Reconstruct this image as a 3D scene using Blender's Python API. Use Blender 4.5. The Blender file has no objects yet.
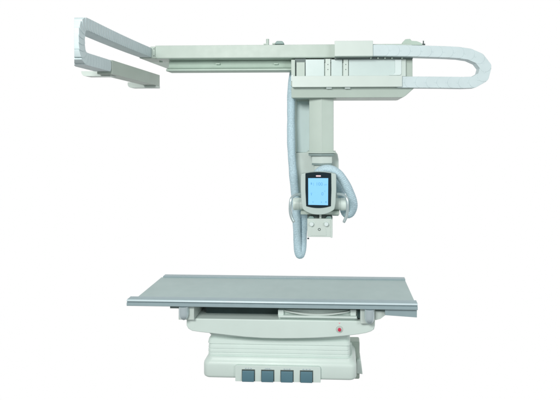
import bpy, bmesh, math, random
from mathutils import Vector, Matrix
random.seed(7)
R = math.radians
C = bpy.context.scene.collection
S = bpy.context.scene

# ---------------------------------------------------------------- camera
HC = 1.95                      # eye height (m)
YAW = R(2.5)
F, PX, PY = 525.0, 315.0, 132.0   # focal length and principal point of the 560x400 photograph
cam = bpy.data.cameras.new('camera'); camo = bpy.data.objects.new('camera', cam); C.objects.link(camo)
camo.location = (0, 0, HC); camo.rotation_euler = (R(90), 0, YAW)
cam.sensor_fit = 'HORIZONTAL'; cam.sensor_width = 36; cam.lens = 36*F/560
cam.shift_x = -(PX-280)/560; cam.shift_y = -(200-PY)/560
cam.clip_start = .05; cam.clip_end = 200
S.camera = camo
S.render.resolution_x = 1024; S.render.resolution_y = 731

# ---------------------------------------------------------------- world: white in view; unseen dimmer zones added below and above to shade surfaces
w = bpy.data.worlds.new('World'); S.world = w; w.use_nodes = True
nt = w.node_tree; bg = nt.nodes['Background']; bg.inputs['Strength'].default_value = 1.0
tc = nt.nodes.new('ShaderNodeTexCoord'); sp = nt.nodes.new('ShaderNodeSeparateXYZ')
nt.links.new(tc.outputs['Generated'], sp.inputs[0])
def ramp(sock, stops):
    mr = nt.nodes.new('ShaderNodeMapRange'); mr.inputs['From Min'].default_value = -1; mr.inputs['From Max'].default_value = 1
    cr = nt.nodes.new('ShaderNodeValToRGB'); nt.links.new(sock, mr.inputs['Value']); nt.links.new(mr.outputs['Result'], cr.inputs['Fac'])
    e = cr.color_ramp.elements
    e[0].position, e[0].color = (stops[0][0]+1)/2, stops[0][1]+(1,)
    e[1].position, e[1].color = (stops[-1][0]+1)/2, stops[-1][1]+(1,)
    for p, c in stops[1:-1]:
        q = e.new((p+1)/2); q.color = c+(1,)
    return cr.outputs['Color']
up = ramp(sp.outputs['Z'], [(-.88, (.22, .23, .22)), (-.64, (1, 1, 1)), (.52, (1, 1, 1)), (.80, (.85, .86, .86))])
fr = ramp(sp.outputs['Y'], [(-.2, (.40, .41, .41)), (.05, (.48, .49, .49)), (.52, (1, 1, 1))])   # white ahead; unseen grey added behind to shape shading and chrome reflections
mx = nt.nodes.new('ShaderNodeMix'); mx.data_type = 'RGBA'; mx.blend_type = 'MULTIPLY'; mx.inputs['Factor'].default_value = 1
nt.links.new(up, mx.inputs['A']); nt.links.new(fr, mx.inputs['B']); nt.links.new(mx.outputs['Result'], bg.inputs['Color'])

def area(name, loc, target, size, power, col=(1, 1, 1)):
    l = bpy.data.lights.new(name, 'AREA'); l.shape = 'RECTANGLE'; l.size = size[0]; l.size_y = size[1]
    l.energy = power; l.color = col
    o = bpy.data.objects.new(name, l); C.objects.link(o); o.location = loc
    o.rotation_euler = (Vector(target)-Vector(loc)).to_track_quat('-Z', 'Y').to_euler()
    return o
area('added_key_area', (-1.6, -0.6, 3.6), (0, 4.4, 1.3), (1.8, 1.2), 208, (1, .99, .97))  # unseen area lamp, added from the upper left to give shape
area('added_fill_area', (2.6, 0.2, 2.6), (0, 4.4, 1.5), (1.5, 1.5), 60, (.97, .99, 1))  # weaker unseen lamp, added on the right as fill

S.view_settings.view_transform = 'Standard'; S.view_settings.look = 'None'
S.view_settings.exposure = 0; S.view_settings.gamma = 1
S.render.film_transparent = False

# ---------------------------------------------------------------- helpers
def DX(px, Y):                 # world X of an image column on the vertical plane at depth Y
    t = (px-PX)/F
    return Y*(-math.sin(YAW)+t*math.cos(YAW))/(math.cos(YAW)+t*math.sin(YAW))
def DZ(py, Y, px=320):
    t = (px-PX)/F
    return HC-(py-PY)/F*Y/(math.cos(YAW)+t*math.sin(YAW))
def P(px, py, Y): return Vector((DX(px, Y), Y, DZ(py, Y, px)))

def mat(name, col, rough=.45, metal=0, var=.04, scale=6, bump=.0, bscale=200, emit=None, spec=.5, coat=0):
    m = bpy.data.materials.new(name); m.use_nodes = True; n = m.node_tree.nodes; L = m.node_tree.links
    b = n['Principled BSDF']; b.inputs['Roughness'].default_value = rough; b.inputs['Metallic'].default_value = metal
    b.inputs['Specular IOR Level'].default_value = spec
    b.inputs['Coat Weight'].default_value = coat
    t = n.new('ShaderNodeTexCoord'); nz = n.new('ShaderNodeTexNoise'); nz.inputs['Scale'].default_value = scale
    nz.inputs['Detail'].default_value = 6
    L.new(t.outputs['Object'], nz.inputs['Vector'])
    r = n.new('ShaderNodeValToRGB'); r.color_ramp.elements[0].position = .3; r.color_ramp.elements[1].position = .7
    r.color_ramp.elements[0].color = tuple(c*(1-var) for c in col)+(1,)
    r.color_ramp.elements[1].color = tuple(min(1, c*(1+var)) for c in col)+(1,)
    L.new(nz.outputs['Fac'], r.inputs['Fac']); L.new(r.outputs['Color'], b.inputs['Base Color'])
    rr = n.new('ShaderNodeMapRange'); rr.inputs['To Min'].default_value = max(0.02, rough-.07); rr.inputs['To Max'].default_value = rough+.07
    nz2 = n.new('ShaderNodeTexNoise'); nz2.inputs['Scale'].default_value = scale*3; L.new(t.outputs['Object'], nz2.inputs['Vector'])
    L.new(nz2.outputs['Fac'], rr.inputs['Value']); L.new(rr.outputs['Result'], b.inputs['Roughness'])
    if bump:
        nb = n.new('ShaderNodeTexNoise'); nb.inputs['Scale'].default_value = bscale; L.new(t.outputs['Object'], nb.inputs['Vector'])
        bp = n.new('ShaderNodeBump'); bp.inputs['Strength'].default_value = bump; bp.inputs['Distance'].default_value = .002
        L.new(nb.outputs['Fac'], bp.inputs['Height']); L.new(bp.outputs['Normal'], b.inputs['Normal'])
    if emit:
        b.inputs['Emission Color'].default_value = emit[0]+(1,); b.inputs['Emission Strength'].default_value = emit[1]
    return m

M = {
 'cream':  mat('cream_paint', (.535, .615, .575), .42, bump=.12, bscale=260, var=.02),
 'rail':   mat('rail_paint', (.425, .51, .457), .45, bump=.1, bscale=260, var=.03),
 'panel':  mat('pale_panel', (.53, .63, .615), .38, bump=.08, var=.02),
 'body':   mat('table_enamel', (.63, .735, .69), .40, bump=.08, var=.02),
 'bellows':mat('bellows_vinyl', (.64, .75, .705), .55, bump=.2, bscale=90, var=.02),
 'chain':  mat('chain_plastic', (.52, .62, .635), .5, bump=.1, bscale=150, var=.035, scale=9),
 'chainin':mat('chain_inner', (.30, .37, .36), .6),
 'hose':   mat('hose_sleeve', (.455, .61, .675), .7, bump=1.0, bscale=300, var=.17, scale=110),
 'duct':   mat('duct_paint', (.40, .475, .42), .5, bump=.1, var=.03),
 'green':  mat('green_steel', (.42, .53, .46), .5, var=.05),
 'alu':    mat('brushed_aluminium', (.315, .415, .44), .36, .15, var=.03, scale=14, bump=.1, bscale=300),
 'alul':   mat('polished_aluminium', (.58, .70, .73), .3, .1, var=.02),
 'top':    mat('tabletop_laminate', (.355, .47, .46), .40, var=.035, scale=4, bump=.06, bscale=350),
 'chrome': mat('satin_chrome', (.56, .66, .69), .24, .45, var=.02),
 'tube':   mat('handle_steel', (.48, .58, .59), .26, .5, var=.02),
 'lgreen': mat('pale_green_steel', (.54, .66, .58), .5, var=.04),
 'dark':   mat('rubber_and_shade', (.03, .062, .06), .6, var=.2),  # rubber plug, and painted shade in the gaps under the tabletop
 'gap':    mat('grey_steel_and_shade', (.09, .12, .115), .5, .3, var=.1),  # steel fittings, and painted shade in the strip under the chain
 'collar': mat('collar_grey', (.20, .27, .26), .5, .2),
 'console': mat('console_shell', (.44, .53, .50), .42, bump=.1),
 'knobg': mat('knob_grey', (.22, .32, .30), .5),
 'black':  mat('screen_glass', (.010, .022, .028), .12, spec=.25),
 'lcd':    mat('lit_display', (.10, .25, .40), .3, emit=((.25, .585, .97), .73), var=.02),
 'ink':    mat('display_ink', (.06, .22, .38), .5, emit=((.12, .36, .60), .55)),
 'logo':   mat('logo_ink', (.75, .55, .58), .5),
 'pedal':  mat('pedal_rubber', (.085, .185, .23), .5, bump=.3, bscale=120, var=.06),
 'print':  mat('label_print', (.30, .38, .48), .5),
 'red':    mat('red_button', (.62, .03, .08), .35),
 'pink':   mat('pink_print', (.75, .42, .45), .5),
 'white':  mat('white_plastic', (.63, .72, .71), .4),
 'back':   mat('back_cover', (.50, .62, .61), .5, var=.03),
}

def link(name, bm, m, parent=None, bevel=0, seg=2, smooth=True, angle=35):
    bmesh.ops.recalc_face_normals(bm, faces=bm.faces[:])
    me = bpy.data.meshes.new(name); bm.to_mesh(me); bm.free()
    for f in me.polygons: f.use_smooth = smooth
    me.materials.append(M[m] if isinstance(m, str) else m)
    o = bpy.data.objects.new(name, me); C.objects.link(o)
    if parent:
        o.parent = parent
        q = parent; off = Vector((0, 0, 0))
        while q: off += q.location; q = q.parent
        o.location = -off               # meshes are written in world coordinates
    if bevel:
        b = o.modifiers.new('bevel', 'BEVEL'); b.width = bevel; b.segments = seg; b.limit_method = 'ANGLE'; b.angle_limit = R(angle)
        b.harden_normals = True
    elif smooth:
        me.set_sharp_from_angle(angle=R(angle))
    return o
def thing(name, label, cat, loc, group=None):
    o = bpy.data.objects.new(name, None); C.objects.link(o); o.empty_display_size = .1
    o.location = loc; o['label'] = label; o['category'] = cat
    if group: o['group'] = group
    return o
def box(bm, x0, x1, y0, y1, z0, z1):
    v = [bm.verts.new(p) for p in ((x0,y0,z0),(x1,y0,z0),(x1,y1,z0),(x0,y1,z0),(x0,y0,z1),(x1,y0,z1),(x1,y1,z1),(x0,y1,z1))]
    for f in ((0,3,2,1),(4,5,6,7),(0,1,5,4),(1,2,6,5),(2,3,7,6),(3,0,4,7)): bm.faces.new([v[i] for i in f])
def loft(bm, rings, cap=True, closed=True):
    rs = [[bm.verts.new(p) for p in r] for r in rings]; n = len(rs[0])
    for a, b in zip(rs, rs[1:]):
        for i in range(n if closed else n-1):
            bm.faces.new((a[i], a[(i+1) % n], b[(i+1) % n], b[i]))
    if cap: bm.faces.new(rs[0][::-1]); bm.faces.new(rs[-1])
def prism_y(bm, pts, y0, y1):      # XZ outline pushed along Y
    loft(bm, [[(x, y0, z) for x, z in pts], [(x, y1, z) for x, z in pts]])
def prism_x(bm, pts, x0, x1):      # YZ outline pushed along X
    loft(bm, [[(x0, y, z) for y, z in pts], [(x1, y, z) for y, z in pts]])
def prism_z(bm, pts, z0, z1):
    loft(bm, [[(x, y, z0) for x, y in pts], [(x, y, z1) for x, y in pts]])
def cyl(bm, a, b, r, n=24, r2=None):
    a = Vector(a); b = Vector(b); d = (b-a).normalized(); u = d.orthogonal().normalized(); v = d.cross(u)
    r2 = r if r2 is None else r2
    loft(bm, [[a+(u*math.cos(t)+v*math.sin(t))*r for t in [2*math.pi*i/n for i in range(n)]],
              [b+(u*math.cos(t)+v*math.sin(t))*r2 for t in [2*math.pi*i/n for i in range(n)]]])
def ring(bm, c, r, rr, n=32, k=8):  # torus facing the front (axis Y)
    c = Vector(c); rs = []
    for i in range(n):
        t = 2*math.pi*i/n; d = Vector((math.cos(t), 0, math.sin(t)))
        rs.append([bm.verts.new(c+d*(r+rr*math.cos(s))+Vector((0, rr*math.sin(s), 0))) for s in [2*math.pi*j/k for j in range(k)]])
    for i in range(n):
        a, b = rs[i], rs[(i+1) % n]
        for j in range(k): bm.faces.new((a[j], a[(j+1) % k], b[(j+1) % k], b[j]))
def catmull(pts, n=12):
    p = [Vector(q) for q in pts]; p = [p[0]*2-p[1]]+p+[p[-1]*2-p[-2]]; out = []
    for i in range(1, len(p)-2):
        for j in range(n):
            t = j/n; a, b, c, d = p[i-1:i+3]
            out.append(.5*((2*b)+(c-a)*t+(2*a-5*b+4*c-d)*t*t+(3*b-a-3*c+d)*t**3))
    out.append(p[-2]); return out
def resample(pts, step):
    out = [pts[0].copy()]; need = step
    for a, b in zip(pts, pts[1:]):
        L = (b-a).length; s = 0
        while L-s >= need:
            s += need; out.append(a.lerp(b, s/L)); need = step
        need -= L-s
    return out
def sweep(bm, pts, rad, n=20):      # tube along points; rad(i, s)
    t = (pts[1]-pts[0]).normalized(); u = t.orthogonal().normalized(); rings = []; s = 0
    for i, p in enumerate(pts):
        if i: s += (p-pts[i-1]).length
        t = (pts[min(i+1, len(pts)-1)]-pts[max(i-1, 0)]).normalized()
        u = (u-t*u.dot(t)).normalized(); v = t.cross(u); r = rad(i, s)
        rings.append([p+(u*math.cos(a)+v*math.sin(a))*r for a in [2*math.pi*k/n for k in range(n)]])
    loft(bm, rings)
def rrect(x0, x1, z0, z1, r, k=6):
    out = []
    for cx, cz, a0 in ((x1-r, z1-r, 0), (x0+r, z1-r, 90), (x0+r, z0+r, 180), (x1-r, z0+r, 270)):
        for i in range(k+1):
            a = R(a0+90*i/k); out.append((cx+r*math.cos(a), cz+r*math.sin(a)))
    return out
def fbox(bm, px0, px1, py0, py1, Y, Y2):   # box whose front face at depth Y fills this image rectangle
    pm = (px0+px1)/2
    box(bm, DX(px0, Y), DX(px1, Y), Y, Y2, DZ(py1, Y, pm), DZ(py0, Y, pm))
def fpoly(bm, pts, Y, Y2): prism_y(bm, [(DX(a, Y), DZ(b, Y, a)) for a, b in pts], Y, Y2)
def nb(): return bmesh.new()
def text(name, s, px, py, Y, size, m, parent, font_w=1.0):
    cu = bpy.data.curves.new(name, 'FONT'); cu.body = s; cu.size = size; cu.align_x = 'CENTER'; cu.align_y = 'CENTER'; cu.extrude = .0004
    t = bpy.data.objects.new(name, cu); C.objects.link(t)
    dg = bpy.context.evaluated_depsgraph_get(); me = bpy.data.meshes.new_from_object(t.evaluated_get(dg))
    bpy.data.objects.remove(t); 
    me.transform(Matrix.Translation(P(px, py, Y)) @ Matrix.Rotation(R(90), 4, 'X') @ Matrix.Diagonal((font_w, 1, 1, 1)))
    me.materials.clear(); me.materials.append(M[m])
    o = bpy.data.objects.new(name, me); C.objects.link(o); o.parent = parent
    q = parent; off = Vector((0, 0, 0))
    while q: off += q.location; q = q.parent
    o.location = -off
    return o

# ================================================================ X-RAY TABLE
tb = thing('examination_table', 'long grey flat-topped radiography table on a cream pedestal base with four foot pedals', 'table', (DX(280, 4.4), 4.4, 0))
ZT = DZ(301.5, 4.0, 270)
XL, XR = DX(126.7, 4.0), DX(417.7, 4.0)
XLb, XRb = XL+.03, XR-.005
YB = 4.72
# tabletop panel
bm = nb(); prism_x(bm, [(4.082, ZT-.006), (YB-.07, ZT-.006), (YB-.07, ZT-.036), (4.082, ZT-.036)], XL+.052, XR-.012)
panel = link('tabletop', bm, 'top', tb, .002)
bm = nb()   # front rim: wide upper flange, groove, lower lip
zf = ZT
prism_x(bm, [(4.080, zf-.010), (4.078, zf+.001), (4.012, zf), (4.004, zf-.003), (4.000, zf-.008), (4.000, zf-.0155),
             (4.009, zf-.0175), (4.009, zf-.0205), (3.998, zf-.0225), (3.997, zf-.046), (4.002, zf-.050), (4.078, zf-.050)], XL, XR)
link('edge_rail', bm, 'alu', panel, .0008, 1)
bm = nb(); prism_x(bm, [(4.0035, zf+.0002), (3.998, zf-.003), (3.9962, zf-.006), (3.9962, zf-.012), (4.006, zf-.012)], XL+.001, XR-.001)
link('trim_strip', bm, 'alul', panel)
bm = nb(); prism_x(bm, [(YB-.070, ZT-.012), (YB-.068, ZT+.003), (YB-.006, ZT+.003), (YB, ZT-.004), (YB, ZT-.05), (YB-.068, ZT-.05)], XLb+.035, XR-.010)
link('edge_rail', bm, 'alu', panel, .0015)
# end plate hanging under the right-hand end
bm = nb()
prism_y(bm, [(DX(385, 4.03), ZT-.051), (XR-.001, ZT-.051), (XR-.001, DZ(317.5, 4.03, 417)), (DX(385, 4.03), DZ(315.2, 4.03, 385))], 4.03, 4.06)
link('end_plate', bm, 'alu', tb, .002)
bm = nb(); fbox(bm, 170, 179.5, 306.2, 308.4, 4.02, 4.10); link('stop_block', bm, 'gap', tb, .001)

# longitudinal supports with clamps, left and right
def support(p0, p1, pin, ybot, kx0, kx1, gusset):
    bm = nb(); z1 = ZT-.0505; z0 = DZ(ybot, 4.045, (p0+p1)/2)
    box(bm, DX(p0, 4.045), DX(p1, 4.045), 4.045, 4.62, z0, z1)
    s = link('support_beam', bm, 'cream', tb, .003)
    bm = nb(); a, b = DX(kx0, 4.02), DX(kx1, 4.02); c = (a+b)/2; r = (b-a)/2*.97
    zt = z1-.002; zb = z0+.004; rings = []
    for i in range(11):            # bullet shaped clamp: straight barrel, round nose pointing down
        t = i/10; z = zt+(zb-zt)*t; q = 1 if t < .45 else math.sqrt(max(.0, 1-((t-.45)/.55)**2.4))
        q = max(q, .05)
        rings.append([(c+r*q*math.cos(u), 4.026+.042*q*math.sin(u)*(1-.25*t), z) for u in [2*math.pi*k/28 for k in range(28)]])
    loft(bm, rings); link('clamp_knob', bm, 'chrome', s)
support(178.5, 194, 0, 319.8, 178.7, 188.6, 0)
support(360.3, 375, 0, 323.8, 364.3, 374.6, 1)
bm = nb(); fpoly(bm, [(375.2, 311.2), (388, 311.6), (387.5, 313.5), (380.5, 318.9), (375.2, 320.3)], 4.07, 4.40); link('gusset', bm, 'cream', tb, .002)

# boat shaped moving body
top_pts = [(186.4, 319.0), (374.8, 321.4)]
pts = [(374.8, 321.4), (375, 326), (374, 329.6), (371, 331.6), (366, 333.2), (358, 334.6), (346, 336.0), (332, 337.2), (316, 338.1), (298, 338.6), (280, 338.7),
       (262, 338.3), (245, 337.2), (228, 335.4), (212, 333.5), (200, 332.2), (192, 331), (188.2, 328.8), (186.4, 325.5), (186.4, 318.4)]
bm = nb(); YF = 4.085
ring_f = [(DX(a, YF), DZ(b, YF, a)) for a, b in pts]
prism_y(bm, ring_f, YF, 4.66)
body = link('table_body', bm, 'body', tb, .008, 3, angle=50)
ZB = DZ(318.6, YF, 200)
# dark block added to give the gap under the tabletop its shade
bm = nb(); box(bm, DX(206, 4.21), DX(357, 4.21), 4.215, 4.60, ZB+.003-.02, ZT-.052); link('gap_shade_block', bm, 'dark', tb)
# cassette tray
bm = nb(); fbox(bm, 279, 357.5, 309.7, 319.2, 4.112, 4.20)
tray = link('cassette_tray', bm, 'body', tb, .002)
bm = nb(); fbox(bm, 278.3, 356.8, 316.0, 318.0, 4.070, 4.110); link('tray_front', bm, 'body', tray, .002)
for a, b in ((278, 283.6), (350.4, 356)):
    bm = nb(); fbox(bm, a, b, 309.9, 315.9, 4.078, 4.111); link('corner_block', bm, 'body', tray, .002)
bm = nb(); up = []; dn = []
for i in range(17):
    t = i/16; px = 284.2+(349.6-284.2)*t; sag = 4.3*(1-(2*t-1)**2)
    up.append((px, 310.2+sag*.75+t*.9)); dn.append((px, 311.2+sag+t*.7))
fpoly(bm, up+dn[::-1], 4.074, 4.100); link('tray_handle', bm, 'cream', tray, .001, 1)
bm = nb(); fbox(bm, 357.2, 360.2, 310, 318, 4.10, 4.20); link('side_gap_shade', bm, 'dark', tray)  # dark filler, shade painted into the gap beside the tray
# emergency stop
c = P(339.5, 329.1, YF)
bm = nb(); cyl(bm, c+Vector((0, .001, 0)), c-Vector((0, .004, 0)), .027, 36); es = link('button_plate', bm, 'cream', body, .001)
bm = nb(); ring(bm, c-Vector((0, .004, 0)), .0258, .0010); link('ring', bm, 'duct', es)
bm = nb(); cyl(bm, c-Vector((0, .003, 0)), c-Vector((0, .020, 0)), .013, 28, .0125); link('stop_button', bm, 'red', es, .003)
bm = nb(); q = P(339.5, 323.3, YF-.0012); prism_y(bm, [(q.x-.008, q.z+.005), (q.x+.008, q.z+.005), (q.x, q.z-.007)], q.y, q.y+.002); link('arrow_mark', bm, 'pink', es)

# bellows: rounded plan rings
def plan(x0, x1, y0, y1, r, z, k=6): return [(x, y, z) for x, y in rrect(x0, x1, y0, y1, r, k)]
bx0, bx1 = DX(207.2, 4.17), DX(350.5, 4.17)
def bz(py): return DZ(py, 4.17, 280)
prof = [(331, .012), (335.0, .006), (339.0, .024), (341.0, .006), (344.6, .000), (345.3, .010), (346.2, .006), (349.4, .003), (350.0, .006),
        (350.8, .003), (353.4, .002), (354.0, .007), (354.8, .003), (357.8, .003), (358.5, .010), (363, .012)]
bm = nb(); rings = []
for py, ins in prof: rings.append(plan(bx0+ins, bx1-ins, 4.17+ins, 4.58-ins, .035, bz(py)))
loft(bm, rings); link('bellows', bm, 'bellows', tb, angle=25)
# base with rounded shoulder
gx0, gx1 = DX(203.2, 4.15), DX(356.6, 4.15)
Z0 = DZ(378.4, 4.15, 280)
bm = nb(); rings = []
H = DZ(361.6, 4.15, 280)-Z0
for i, (ins, z) in enumerate([(.022, 0), (.010, .004), (.003, .012), (0, .025), (0, H-.03), (.003, H-.014), (.012, H-.002), (.026, H+.012), (.030, H+.03)]):
    rings.append(plan(gx0+ins, gx1-ins, 4.13+ins, 4.62-ins, .05, Z0+z, 8))
loft(bm, rings); base = link('base', bm, 'body', tb, angle=60)
# rear column on the right
bm = nb()
box(bm, DX(349.5, 4.5), DX(359.6, 4.5), 4.48, 4.60, DZ(378, 4.5, 355), DZ(341, 4.5, 355))
link('rear_column', bm, 'duct', tb, .012, 3)
bm = nb(); fpoly(bm, [(356.8, 360), (360.6, 360), (362.6, 374.2), (356.8, 373.4)], 4.45, 4.60); link('rear_foot', bm, 'body', tb, .003)
# pedal panel
YP = 4.108
o0 = [(DX(a, YP), DZ(b, YP, a)) for a, b in ((235.2, 381.2), (320.6, 382.6), (320.6, 368.5), (320, 367.4), (318.6, 367.0), (237, 365.3), (235.8, 365.6), (235.2, 366.5))]
bm = nb(); prism_y(bm, o0, YP, 4.16); pp = link('pedal_panel', bm, 'body', tb, .003)
for i, cx in enumerate((248.4, 267.7, 287.0, 306.5)):
    dy = i*.33
    bm = nb(); fpoly(bm, [(cx-6.6, 381.0+dy), (cx+6.6, 381.2+dy), (cx+6.6, 369.5+dy), (cx-6.6, 369.3+dy)], YP-.002, YP+.01)
    rc = link('pedal_recess', bm, 'gap', pp)
    bm = nb(); a, b = DX(cx-5.9, YP), DX(cx+5.9, YP); zt, zb = DZ(370.2+dy, YP, cx), DZ(380.6+dy, YP, cx)
    prism_x(bm, [(YP-.004, zt), (YP-.010, zt-.004), (YP-.024, zb+.006), (YP-.022, zb), (YP+.0, zb)], a, b)
    pd = link('foot_pedal', bm, 'pedal', rc, .0025)
    for g in range(0):
        pass
    text('pedal_marking', ['<-|->', '->|<-', '<-|->', '<-+->'][i], cx, 368.6+dy, YP-.0015, .021, 'print', pp, 1.35)

# ================================================================ CEILING RAIL (transverse bridge)
YR = 4.28
rl = thing('ceiling_rail', 'long horizontal cream overhead rail spanning above the table', 'rail', (DX(280, YR), YR, DZ(44.5, YR, 280)))
xa, xb = DX(155.2, YR), DX(412, YR)
def rz(py): return DZ(py, YR, 250)
bm = nb(); prism_x(bm, [(YR, rz(45.0)), (YR, rz(57.4)), (YR+.006, rz(58.2)), (YR+.20, rz(58.2)), (YR+.20, rz(45.0))], xa, xb)
beam = link('rail_beam', bm, 'rail', rl, .003)
bm = nb()
yc = YR+.052
prism_x(bm, [(yc+.075, rz(58.6)), (yc+.075, rz(63)), (yc+.06, rz(66)), (yc+.008, rz(67.8)), (yc, rz(68.2)), (yc, rz(69.6)), (yc+.008, rz(70)), (yc+.15, rz(70)), (yc+.15, rz(58.6))], DX(166.0, yc), xb)
link('lower_track', bm, 'green', rl, .0015)
for px in (218, 276):
    bm = nb(); q = P(px, 64.0, yc+.062); box(bm, q.x-.018, q.x+.018, q.y-.01, q.y+.02, q.z-.005, q.z+.005); link('track_stop', bm, 'green', rl, .002)
bm = nb(); fbox(bm, 150.2, 154.9, 46.6, 58.3, YR-.004, YR+.19); cap = link('end_cap', bm, 'rail', rl, .004)
for py in (49, 56):
    bm = nb(); q = P(154.0, py, YR-.003); cyl(bm, q, q-Vector((0, .004, 0)), .004, 12); link('screw', bm, 'gap', cap)
# cross member behind the end cap, bottom face seen from below
bm = nb(); box(bm, -1.650, -1.44, 4.52, 5.30, HC+.612, HC+.70); link('cross_rail', bm, 'lgreen', rl, .002)
bm = nb(); box(bm, -1.640, -1.50, 4.275, 4.52, HC+.609, HC+.619); bk = link('end_bracket', bm, 'duct', rl, .002)
bm = nb(); q = Vector((DX(161, 4.45), 4.45, HC+.609)); cyl(bm, q, q-Vector((0, 0, .012)), .014, 16); link('bolt', bm, 'green', bk)
# cover box where the chain leaves the rail
bm = nb(); Yc = 4.19; fbox(bm, 334.6, 373.0, 40.8, 56.2, Yc, YR+.18); cb = link('chain_mount_box', bm, 'cream', rl, .003)
bm = nb(); box(bm, DX(334.6, YR), DX(412.6, YR), YR-.01, YR+.12, rz(60.0), rz(58.4)); link('painted_shadow_strip', bm, 'gap', rl)  # dark strip colours in the shadow below the chain
for px in (370.8, 378, 385, 392, 402):
    bm = nb(); q = P(px, 58.2, YR-.02); cyl(bm, q-Vector((.006, 0, 0)), q+Vector((.006, 0, 0)), .006, 12); link('roller', bm, 'rail', rl)
# fittings standing on top
bm = nb(); q = P(267.6, 44.2, YR+.06); cyl(bm, q-Vector((0, 0, .01)), q+Vector((0, 0, .042)), .0125, 20); box(bm, q.x-.032, q.x-.005, q.y-.012, q.y+.012, q.z-.006, q.z+.004)
link('stop_pin', bm, 'rail', rl, .001)
bm = nb(); q = P(279.5, 44.3, YR+.06); prism_y(bm, [(q.x-.036, q.z-.004), (q.x+.040, q.z-.004), (q.x+.036, q.z+.012), (q.x+.024, q.z+.022), (q.x-.018, q.z+.023), (q.x-.030, q.z+.012)], q.y-.03, q.y+.03)
kn = link('stop_knob', bm, 'knobg', rl, .004)
bm = nb(); box(bm, q.x-.058, q.x-.036, q.y-.015, q.y+.015, q.z-.004, q.z+.008); link('spacer', bm, 'duct', kn)
Yk = YR+.05
bm = nb(); fpoly(bm, [(402.4, 45.2), (402.6, 42.2), (405.5, 39.2), (410.2, 38.9), (411.6, 40.8), (417, 41.2), (420.5, 42.6), (422.6, 44.4), (422.6, 45.2)], Yk, Yk+.06)
cl = link('rail_latch', bm, 'green', rl, .003)
bm = nb(); q = P(423.4, 45, Yk+.02); cyl(bm, q, q+Vector((0, 0, .034)), .005, 12); cyl(bm, q+Vector((-.024, 0, .004)), q+Vector((.014, 0, .004)), .007, 10); link('latch_screw', bm, 'gap', cl)
bm = nb(); q = P(405.8, 44.3, Yk-.002); cyl(bm, q, q+Vector((0, .01, 0)), .004, 10); link('rivet', bm, 'gap', cl)

# ================================================================ CABLE CHAINS
def chain(root, path, hh, w0, w1, pitch, to3, wfun=None, nose=.86, pins=True):
    """path: list of 2-D points (u, z); each link is a rigid round-ended piece between pivots"""
    piv = resample([Vector((a, b)) for a, b in path], pitch)
    for i, (a, b) in enumerate(zip(piv, piv[1:])):
        d = (b-a).normalized(); nrm = Vector((-d.y, d.x)); L = (b-a).length
        out = []
        out += [a-nrm*hh-d*hh*.10, a+nrm*hh-d*hh*.10]                 # square tail, tucked under the previous link
        for k in range(13):
            t = R(90-180*k/12); out.append(b+d*math.cos(t)*hh*nose+nrm*math.sin(t)*hh)
        out = out[::-1]
        wa0, wa1 = w0, w1
        if wfun: wa0, wa1 = wfun((a+b)/2)
        bm = nb()
        s = .0022 if pins else .0028
        ra, rb = [], []
        for q in out:
            f = (q-a).dot(d)/L                                        # wedge: nose proud, tail recessed
            off = s*(f*1.0-.8)
            ra.append(to3(q, wa0-off if wa0 < wa1 else wa0+off)); rb.append(to3(q, wfun(q)[1] if wfun else wa1))
        loft(bm, [ra, rb])
        lk = link('chain_link', bm, 'chain', root, .0012, 1, angle=40)
        if not pins: continue
        c2 = a+d*L*.55; s0 = wa0
        bm = nb(); sgn = -1 if wa0 < wa1 else 1
        cyl(bm, to3(c2, s0+sgn*-.004), to3(c2, s0+sgn*.0012), hh*.16, 14); link('rivet', bm, 'chain', lk)
# right-hand chain (XZ plane)
YC = 4.20
r_ = thing('cable_chain', 'pale blue-grey cable drag chain making a U-bend off the right end of the overhead rail', 'cable chain', (DX(440, YC), YC, DZ(70, YC, 440)), )
cp = catmull([(373.5, 50.3), (400, 50.6), (430, 51.4), (452, 52.2), (467, 53.6), (478, 57.4), (484.6, 63.6), (486.0, 70.6), (482.6, 77.8), (475.4, 82.0), (466, 82.6), (440, 82.3), (402.6, 82.0)][::1] and
             [Vector((DX(a, YC), DZ(b, YC, a), 0)) for a, b in [(373.5, 50.3), (400, 50.6), (430, 51.4), (452, 52.2), (467, 53.6), (478, 57.6), (484.6, 63.8), (486.0, 70.6), (482.6, 77.6), (475.4, 81.8), (466, 82.6), (440, 82.3), (391.0, 82.0)]])
chain(r_, [(p.x, p.y) for p in cp], .0445, YC, YC+.10, 10.55*YC/F, lambda q, w: (q.x, w, q.y))
# left-hand chain (YZ plane), U-bend towards the viewer
l_ = thing('cable_chain', 'pale blue-grey cable drag chain bending back under itself at the far left, towards the viewer', 'cable chain', (-1.58, 3.6, HC+.55))
zu, zl, hh = HC+.662, HC+.447, .0385
Rb = (zu-zl)/2; yc0 = 3.168
lp = [(4.27, zu-.003), (3.9, zu-.004), (3.5, zu-.001)]+[(yc0+.06, zu)]
lp = [(4.27-i*(4.27-yc0)/30, zu-.008*(1-i/30)-.005*math.sin(math.pi*i/30)) for i in range(30)]
def se(v): return math.copysign(abs(v)**.72, v)
lp += [(yc0-.080*se(math.sin(R(a))), (zu+zl)/2+Rb*se(math.cos(R(a)))) for a in range(0, 181, 6)]
lp += [(yc0+(3.50-yc0)*i/8, zl) for i in range(1, 9)]
XS = -1.535
def wl(m):  # links round the bend are narrower
    y = m.x
    return XS, max(XS-.105, -.5125*y)
chain(l_, lp, hh, XS, XS-.105, .0375, lambda q, w: (w, q.x, q.y), wl, .40, False)

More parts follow.
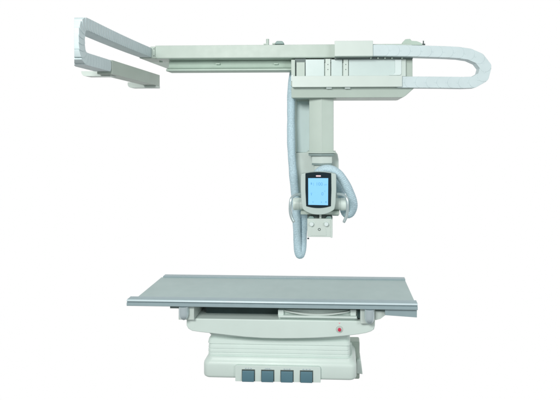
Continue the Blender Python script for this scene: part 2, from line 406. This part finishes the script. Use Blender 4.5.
# left duct with two mounting bars
du = thing('cable_duct', 'olive-grey straight cable duct at upper left with two cream bars bolted beneath it', 'cable duct', (-1.58, 3.98, HC+.39))
bm = nb(); box(bm, -1.635, -1.53, 3.50, 4.45, HC+.393, HC+.488); link('duct_channel', bm, 'duct', du, .0015)
for yy, pl, pr, pb in ((3.555, 81.2, 110.6, 76.2), (4.36, 127.6, 156.4, 87.8)):
    bm = nb(); zb = DZ(pb, yy, pl+10); x0, x1 = DX(pl, yy), DX(pr, yy); zt = HC+.392
    o = [(x1, zt), (x1, zb+.003), (x1-.003, zb)]+[(x0+.03-.03*math.sin(R(t)), zb+.03-.03*math.cos(R(t))) for t in range(0, 91, 15)]+[(x0, zt+.028), (-1.638, zt+.028), (-1.638, zt)]
    o = [(a, max(b, zb)) for a, b in o]
    prism_y(bm, o, yy, yy+.09); link('mounting_bar', bm, 'cream', du, .0015)

# ================================================================ TUBE CRANE
tc_ = thing('tube_crane', 'cream ceiling-hung x-ray tube column and carriage with screen, handles and blue hoses', 'x-ray machine', (DX(321, 4.42), 4.42, DZ(98, 4.42)))
# carriage: upper box, tray, lower box
Y1 = 4.305
bm = nb(); fbox(bm, 292.5, 405.6, 60.2, 76, Y1+.012, 4.66)
car = link('carriage_housing', bm, 'cream', tc_, .003)
bm = nb(); fbox(bm, 405.4, 412.6, 58.6, 88, Y1+.02, 4.62); link('end_cover', bm, 'duct', car, .004)
bm = nb(); fpoly(bm, [(396.0, 58.8), (405.9, 58.8), (405.9, 76.4), (396.0, 76.4)], Y1-.004, 4.60); link('corner_post', bm, 'cream', car, .002)
bm = nb(); fbox(bm, 291.2, 295.0, 59.8, 77.0, Y1-.02, 4.60); link('side_plate', bm, 'rail', car, .0015)
bm = nb(); fbox(bm, 295.0, 305.8, 58.8, 76.0, Y1+.006, Y1+.011); link('recess_back', bm, 'gap', car)
bm = nb(); fbox(bm, 296.5, 304.8, 62.3, 76.2, Y1-.010, Y1+.005); link('junction_block', bm, 'rail', car, .0015)
for a, b in ((305.6, 324.2), (331.2, 342.2), (348.8, 396.5)):
    bm = nb(); fbox(bm, a, b, 59.4, 76.4, Y1-.006, Y1+.011)
    link('cover_panel', bm, 'panel', car, .0015)
for a, b in ((325.4, 330.4), (343.4, 348.2)):
    bm = nb(); fbox(bm, a, b, 58.9, 76.2, Y1-.014, Y1+.011); s = link('strap', bm, 'cream', car, .0012)
    for py in (64.6, 69.6):
        bm = nb(); q = P((a+b)/2, py, Y1-.0135); cyl(bm, q+Vector((0, .002, 0)), q-Vector((0, .0015, 0)), .0042, 14); link('screw', bm, 'gap', s)
for px in (324.8, 330.9, 342.8, 348.5):
    bm = nb(); fbox(bm, px-.8, px+.8, 58.8, 62.2, Y1-.004, Y1+.0115); link('slot', bm, 'gap', car)
# white rounded corner reveal at right end of the long panel
bm = nb()
o = [(395.0, 59.6), (401.4, 59.6)]+[(399.4+2.0*math.cos(R(t)), 73.2+2.0*math.sin(R(t))) for t in range(0, 91, 15)]+[(389, 75.3), (389, 74.9), (393.4, 74.4), (395.0, 72.6)]
fpoly(bm, o, Y1-.012, Y1-.0065); link('corner_trim', bm, 'white', car, .001, 1)
# cable tray
Yt = 4.19
bm = nb(); fbox(bm, 292.0, 402.2, 75.8, 87.0, Yt-.006, Y1+.03); ty = link('cable_tray', bm, 'cream', tc_, .0025)
bm = nb(); fbox(bm, 291.2, 293.4, 75.4, 81.2, Yt-.002, Yt+.04); link('tray_end', bm, 'white', ty, .001)
bm = nb(); fbox(bm, 291.0, 412.0, 76.2, 86.0, Y1+.031, 4.60); link('tray_back', bm, 'duct', ty, .002)
for px in (329, 347.5):
    bm = nb(); q = P(px, 88.3, Yt+.03); box(bm, q.x-.022, q.x+.022, q.y-.012, q.y+.012, q.z-.004, q.z+.002+.010); link('tray_clip', bm, 'white', ty, .002)
# lower housing with sloped front and chamfered right end
Yl = 4.235
bm = nb()
zt_, zb_ = DZ(87.4, Yl, 340), DZ(97.6, Yl, 340)
xl, xr = DX(291.2, Yl), DX(414.2, Yl)
fr = [(xl, zb_), (DX(401.5, Yl), zb_), (DX(403.4, Yl), DZ(97.2, Yl, 403)), (DX(406, Yl), DZ(95.6, Yl, 406)), (xr, DZ(88.2, Yl, 412)), (xr, zt_), (xl, zt_)]
loft(bm, [[(x, Yl+.018 if z < zt_-.02 else Yl, z) for x, z in fr], [(x, 4.66, z) for x, z in fr]])
low = link('lower_housing', bm, 'rail', tc_, .006, 3)
# column: five-sided telescoping sections with a front ridge
def column_sec(p0, p1, y0, y1, Yf, name, m, flare=0, parent=None, depth=.17, chamf=.035):
    a, b = DX(p0, Yf+chamf), DX(p1, Yf+chamf); c = (a+b)/2
    pl = [(a, Yf+chamf), (c-.004, Yf+.0008), (c+.004, Yf+.0008), (b, Yf+chamf), (b, Yf+chamf+depth), (a, Yf+chamf+depth)]
    bm = nb(); prism_z(bm, pl, DZ(y1, Yf, 321), DZ(y0, Yf, 321)); return link(name, bm, m, parent or tc_, .002)
Yk2 = 4.30
col = column_sec(309.2, 333.4, 96.5, 152.6, Yk2, 'column_section', 'rail')
bm = nb(); q0 = P(321.3, 97.8, Yk2-.001); q1 = P(321.3, 152, Yk2-.001); box(bm, q0.x-.0020, q0.x+.0020, Yk2-.0018, Yk2+.004, q1.z, q0.z); link('corner_ridge', bm, 'cream', col, .001)
column_sec(306.8, 335.6, 151.6, 153.4, Yk2-.02, 'collar', 'rail', parent=col)
column_sec(308.6, 334.2, 153.5, 156.0, Yk2-.008, 'collar', 'collar', parent=col)
col2 = column_sec(312.0, 332.0, 156.0, 163.6, Yk2+.012, 'column_section', 'cream')
column_sec(311.8, 332.2, 163.4, 165.4, Yk2+.006, 'collar', 'collar', parent=col2)
col3 = column_sec(314.4, 330.0, 165.0, 176, Yk2+.024, 'column_section', 'cream')
# seams/brackets where column meets housing
bm = nb(); fbox(bm, 307.6, 336.2, 97.4, 98.6, Yk2-.012, Yk2+.2); link('top_flange', bm, 'duct', col, .001)
# back cover
Yb = 4.50
bm = nb(); fbox(bm, 295.0, 332, 97.2, 152.6, Yb, Yb+.14); bc = link('back_cover', bm, 'back', tc_, .006)
bm = nb(); fpoly(bm, [(294.8, 152.8), (334.5, 151.2), (337.6, 154.6), (338.6, 160), (338.8, 216), (300, 216), (295, 200)], Yb-.02, Yb+.12); link('back_cover', bm, 'cream', tc_, .008, 3)
bm = nb(); fbox(bm, 294.6, 296.6, 98, 152, Yb-.015, Yb); link('edge_strip', bm, 'cream', bc, .002)
bm = nb(); fbox(bm, 296.8, 309, 99.5, 101.5, Yb-.012, Yb); link('top_strip', bm, 'rail', bc, .002)

# hoses
def hose(pts, r, m='hose', wob=.0012):
    p = [Vector(q) for q in pts]; c = resample(catmull(p, 16), .0028); bm = nb()
    ph = random.random()*9
    sweep(bm, c, lambda i, s: r*(1+.020*math.sin(2*math.pi*s/.0145)+.035*math.sin(s*19+ph)+.02*math.sin(s*47+ph)), 24)
    return link('corrugated_hose', bm, m, tc_, angle=180)
hose([P(293.5, 72, 4.52), P(291.8, 84, 4.46), P(291.2, 98, 4.42), P(291.0, 125, 4.41), P(291.4, 150, 4.40), P(293.0, 172, 4.40), P(295.0, 195, 4.40), P(296.6, 220, 4.39), P(297.2, 238, 4.38),
      P(298.0, 250, 4.38), P(300.2, 254.6, 4.39), P(302.4, 248, 4.41), P(303.0, 236, 4.43), P(304.2, 220, 4.43), P(306, 204, 4.42), P(309, 192, 4.40)], .0335)
hose([P(314, 182, 4.22), P(317.5, 173.6, 4.20), P(323.5, 169.6, 4.18), P(331, 169.4, 4.17), P(338, 173.8, 4.17), P(343.6, 181, 4.18), P(348.4, 189.6, 4.20), P(352, 198, 4.22), P(353.2, 206.2, 4.24),
      P(350.6, 212.4, 4.27), P(346.4, 213.4, 4.31), P(343.6, 208.2, 4.34), P(342, 198, 4.36), P(339, 186, 4.37), P(334, 178, 4.37)], .0355)

# tube housing behind the console (horizontal barrel)
ctr = P(320, 204, 4.20)
bm = nb(); xa_, xb_ = DX(293.2, 4.20), DX(347.0, 4.20); r = .050
rings = []
for f, q in ((0, .90), (.006, .97), (.016, 1), (1, 1)):
    pass
segs = [(xa_, .90), (xa_+.004, .97), (xa_+.012, 1), (xa_+.05, 1), (xa_+.053, .95), (xb_-.053, .95), (xb_-.05, 1), (xb_-.012, 1), (xb_-.004, .97), (xb_, .90)]
for x_, q in segs: rings.append([(x_, 4.20+r*q*math.cos(t), ctr.z+r*q*math.sin(t)) for t in [2*math.pi*k/40 for k in range(40)]])
loft(bm, rings); th = link('tube_housing', bm, 'body', tc_)
bm = nb(); fbox(bm, 300.6, 339.4, 211.5, 214.7, 4.12, 4.26); link('yoke_plate', bm, 'rail', tc_, .004)
# console
Yh = 4.04
def arc(x0, x1, ye, ym, n=14): return [(x0+(x1-x0)*i/n, ye+(ym-ye)*(1-(2*i/n-1)**2)) for i in range(n+1)]
out = arc(301.2, 335.8, 174.0, 172.0)
out += [(336.2, 176), (336.3, 190), (335.6, 203), (334.8, 207.6)]
out += [(334.2+(303.2-334.2)*i/16, 209.6+5.2*(1-abs(2*i/16-1)**2.4)) for i in range(17)]
out += [(302.4, 207.6), (301.4, 203), (300.7, 190), (300.8, 176)]
bm = nb(); fpoly(bm, out[::-1], Yh, Yh+.085); con = link('control_console', bm, 'console', tc_, .006, 3, angle=40)
gl = arc(305.4, 331.2, 173.3, 172.1)+[(331.4, 190), (330.9, 206.2)]+[(330.9+(306.2-330.9)*i/12, 206.2+1.9*(1-(2*i/12-1)**2)) for i in range(1, 13)]+[(305.4, 190)]
bm = nb(); fpoly(bm, gl[::-1], Yh-.004, Yh+.002); scr = link('screen_glass', bm, 'black', con, .001, 1)
bm = nb(); fpoly(bm, [(308.2, 178.2), (328.2, 178.2), (328.0, 205.2), (308.3, 204.8)], Yh-.0052, Yh-.0035); link('lit_display', bm, 'lcd', scr)
Yx = Yh-.0062
text('display_text', '100', 319.3, 184.2, Yx, .036, 'ink', scr, 1.0)
text('display_text', 'cm', 325.4, 184.6, Yx, .019, 'ink', scr)
text('display_text', '0', 322.4, 194.0, Yx, .036, 'ink', scr)
bm = nb(); ring(bm, P(324.8, 191.2, Yx), .0028, .0007, 16, 6); link('degree_mark', bm, 'ink', scr)
bm = nb()
for px, py, a, b in ((311.4, 183.6, .0045, .008), (313.6, 184.2, .0012, .012), (311.4, 193.2, .006, .002), (311.4, 194.6, .0025, .006), (326, 202, .005, .005), (321.4, 202.2, .003, .004), (313, 202, .004, .003)):
    q = P(px, py, Yx); box(bm, q.x-a, q.x+a, q.y, q.y+.001, q.z-b, q.z+b)
link('display_icons', bm, 'ink', scr)
bm = nb(); q = P(318.4, 176.0, Yh-.0048); prism_y(bm, rrect(q.x-.019, q.x+.019, q.z-.0055, q.z+.0055, .004), q.y, q.y+.001); lg = link('badge', bm, 'logo', scr)
# handles
for sgn in (-1, 1):
    if sgn < 0: pp_ = [(302.5, 194.4, 4.09), (298, 194.6, 4.06), (294.6, 195.4, 4.03), (291.4, 198.4, 4.0), (290.3, 204, 3.99), (290.2, 211, 3.99), (291.4, 217, 3.99), (294.1, 222.6, 3.99)]
    else: pp_ = [(334.5, 194.2, 4.09), (339, 194.2, 4.06), (343, 195.0, 4.03), (346.6, 197.8, 4.0), (347.5, 204, 3.99), (347.2, 212, 3.99), (346.0, 217.4, 3.99), (343.6, 222.6, 3.99)]
    c_ = resample(catmull([P(*q) for q in pp_], 14), .004); bm = nb(); n_ = len(c_)
    sweep(bm, c_, lambda i, s: 0.0115*(1 if 1 < i < n_-2 else .8), 18); link('grab_handle', bm, 'tube', tc_)
# collimator
Yq = 4.10
bm = nb(); fbox(bm, 307.2, 331.6, 218.8, 237.0, Yq, Yq+.17); co = link('collimator', bm, 'cream', tc_, .0035)
bm = nb(); fbox(bm, 330.6, 332.4, 219.4, 237.8, Yq-.006, Yq+.15); link('side_flange', bm, 'cream', co, .001)
bm = nb(); fbox(bm, 307.2, 332.0, 215.2, 218.8, Yq+.05, Yq+.15); nk = link('neck', bm, 'gap', co, .001)
bm = nb(); fbox(bm, 319.3, 321.4, 214.6, 219.2, Yq+.02, Yq+.06); link('neck_pin', bm, 'cream', nk, .001)
for px in (311.2, 328.6):
    bm = nb(); q = P(px, 217.0, Yq+.03); prism_y(bm, [(q.x-.026, q.z-.010), (q.x+.026, q.z-.010), (q.x+.014, q.z+.008), (q.x-.010, q.z+.008)], q.y-.01, q.y+.04); link('bracket', bm, 'knobg', nk, .002)
for px in (311.7, 326.4):
    bm = nb(); q = P(px, 223.8, Yq); cyl(bm, q+Vector((0, .002, 0)), q-Vector((0, .022, 0)), .0165, 28); link('round_knob', bm, 'white', co, .003)
bm = nb(); fpoly(bm, [(315.8, 222), (323, 222), (325.6, 225.5), (326.4, 235.6), (311, 235.6), (312.6, 225.5)], Yq-.0025, Yq+.002); link('face_plate', bm, 'cream', co, .001)
bm = nb(); q = P(319.3, 229.4, Yq-.003); ring(bm, q, .0085, .0026); d_ = link('dial_ring', bm, 'gap', co)
bm = nb(); cyl(bm, q+Vector((0, .003, 0)), q-Vector((0, .002, 0)), .006, 18); link('dial_centre', bm, 'cream', d_)
bm = nb(); q = P(308.2, 238.4, Yq+.03); cyl(bm, q-Vector((.007, 0, 0)), q+Vector((.007, 0, 0)), .006, 14); link('cable_plug', bm, 'dark', co)
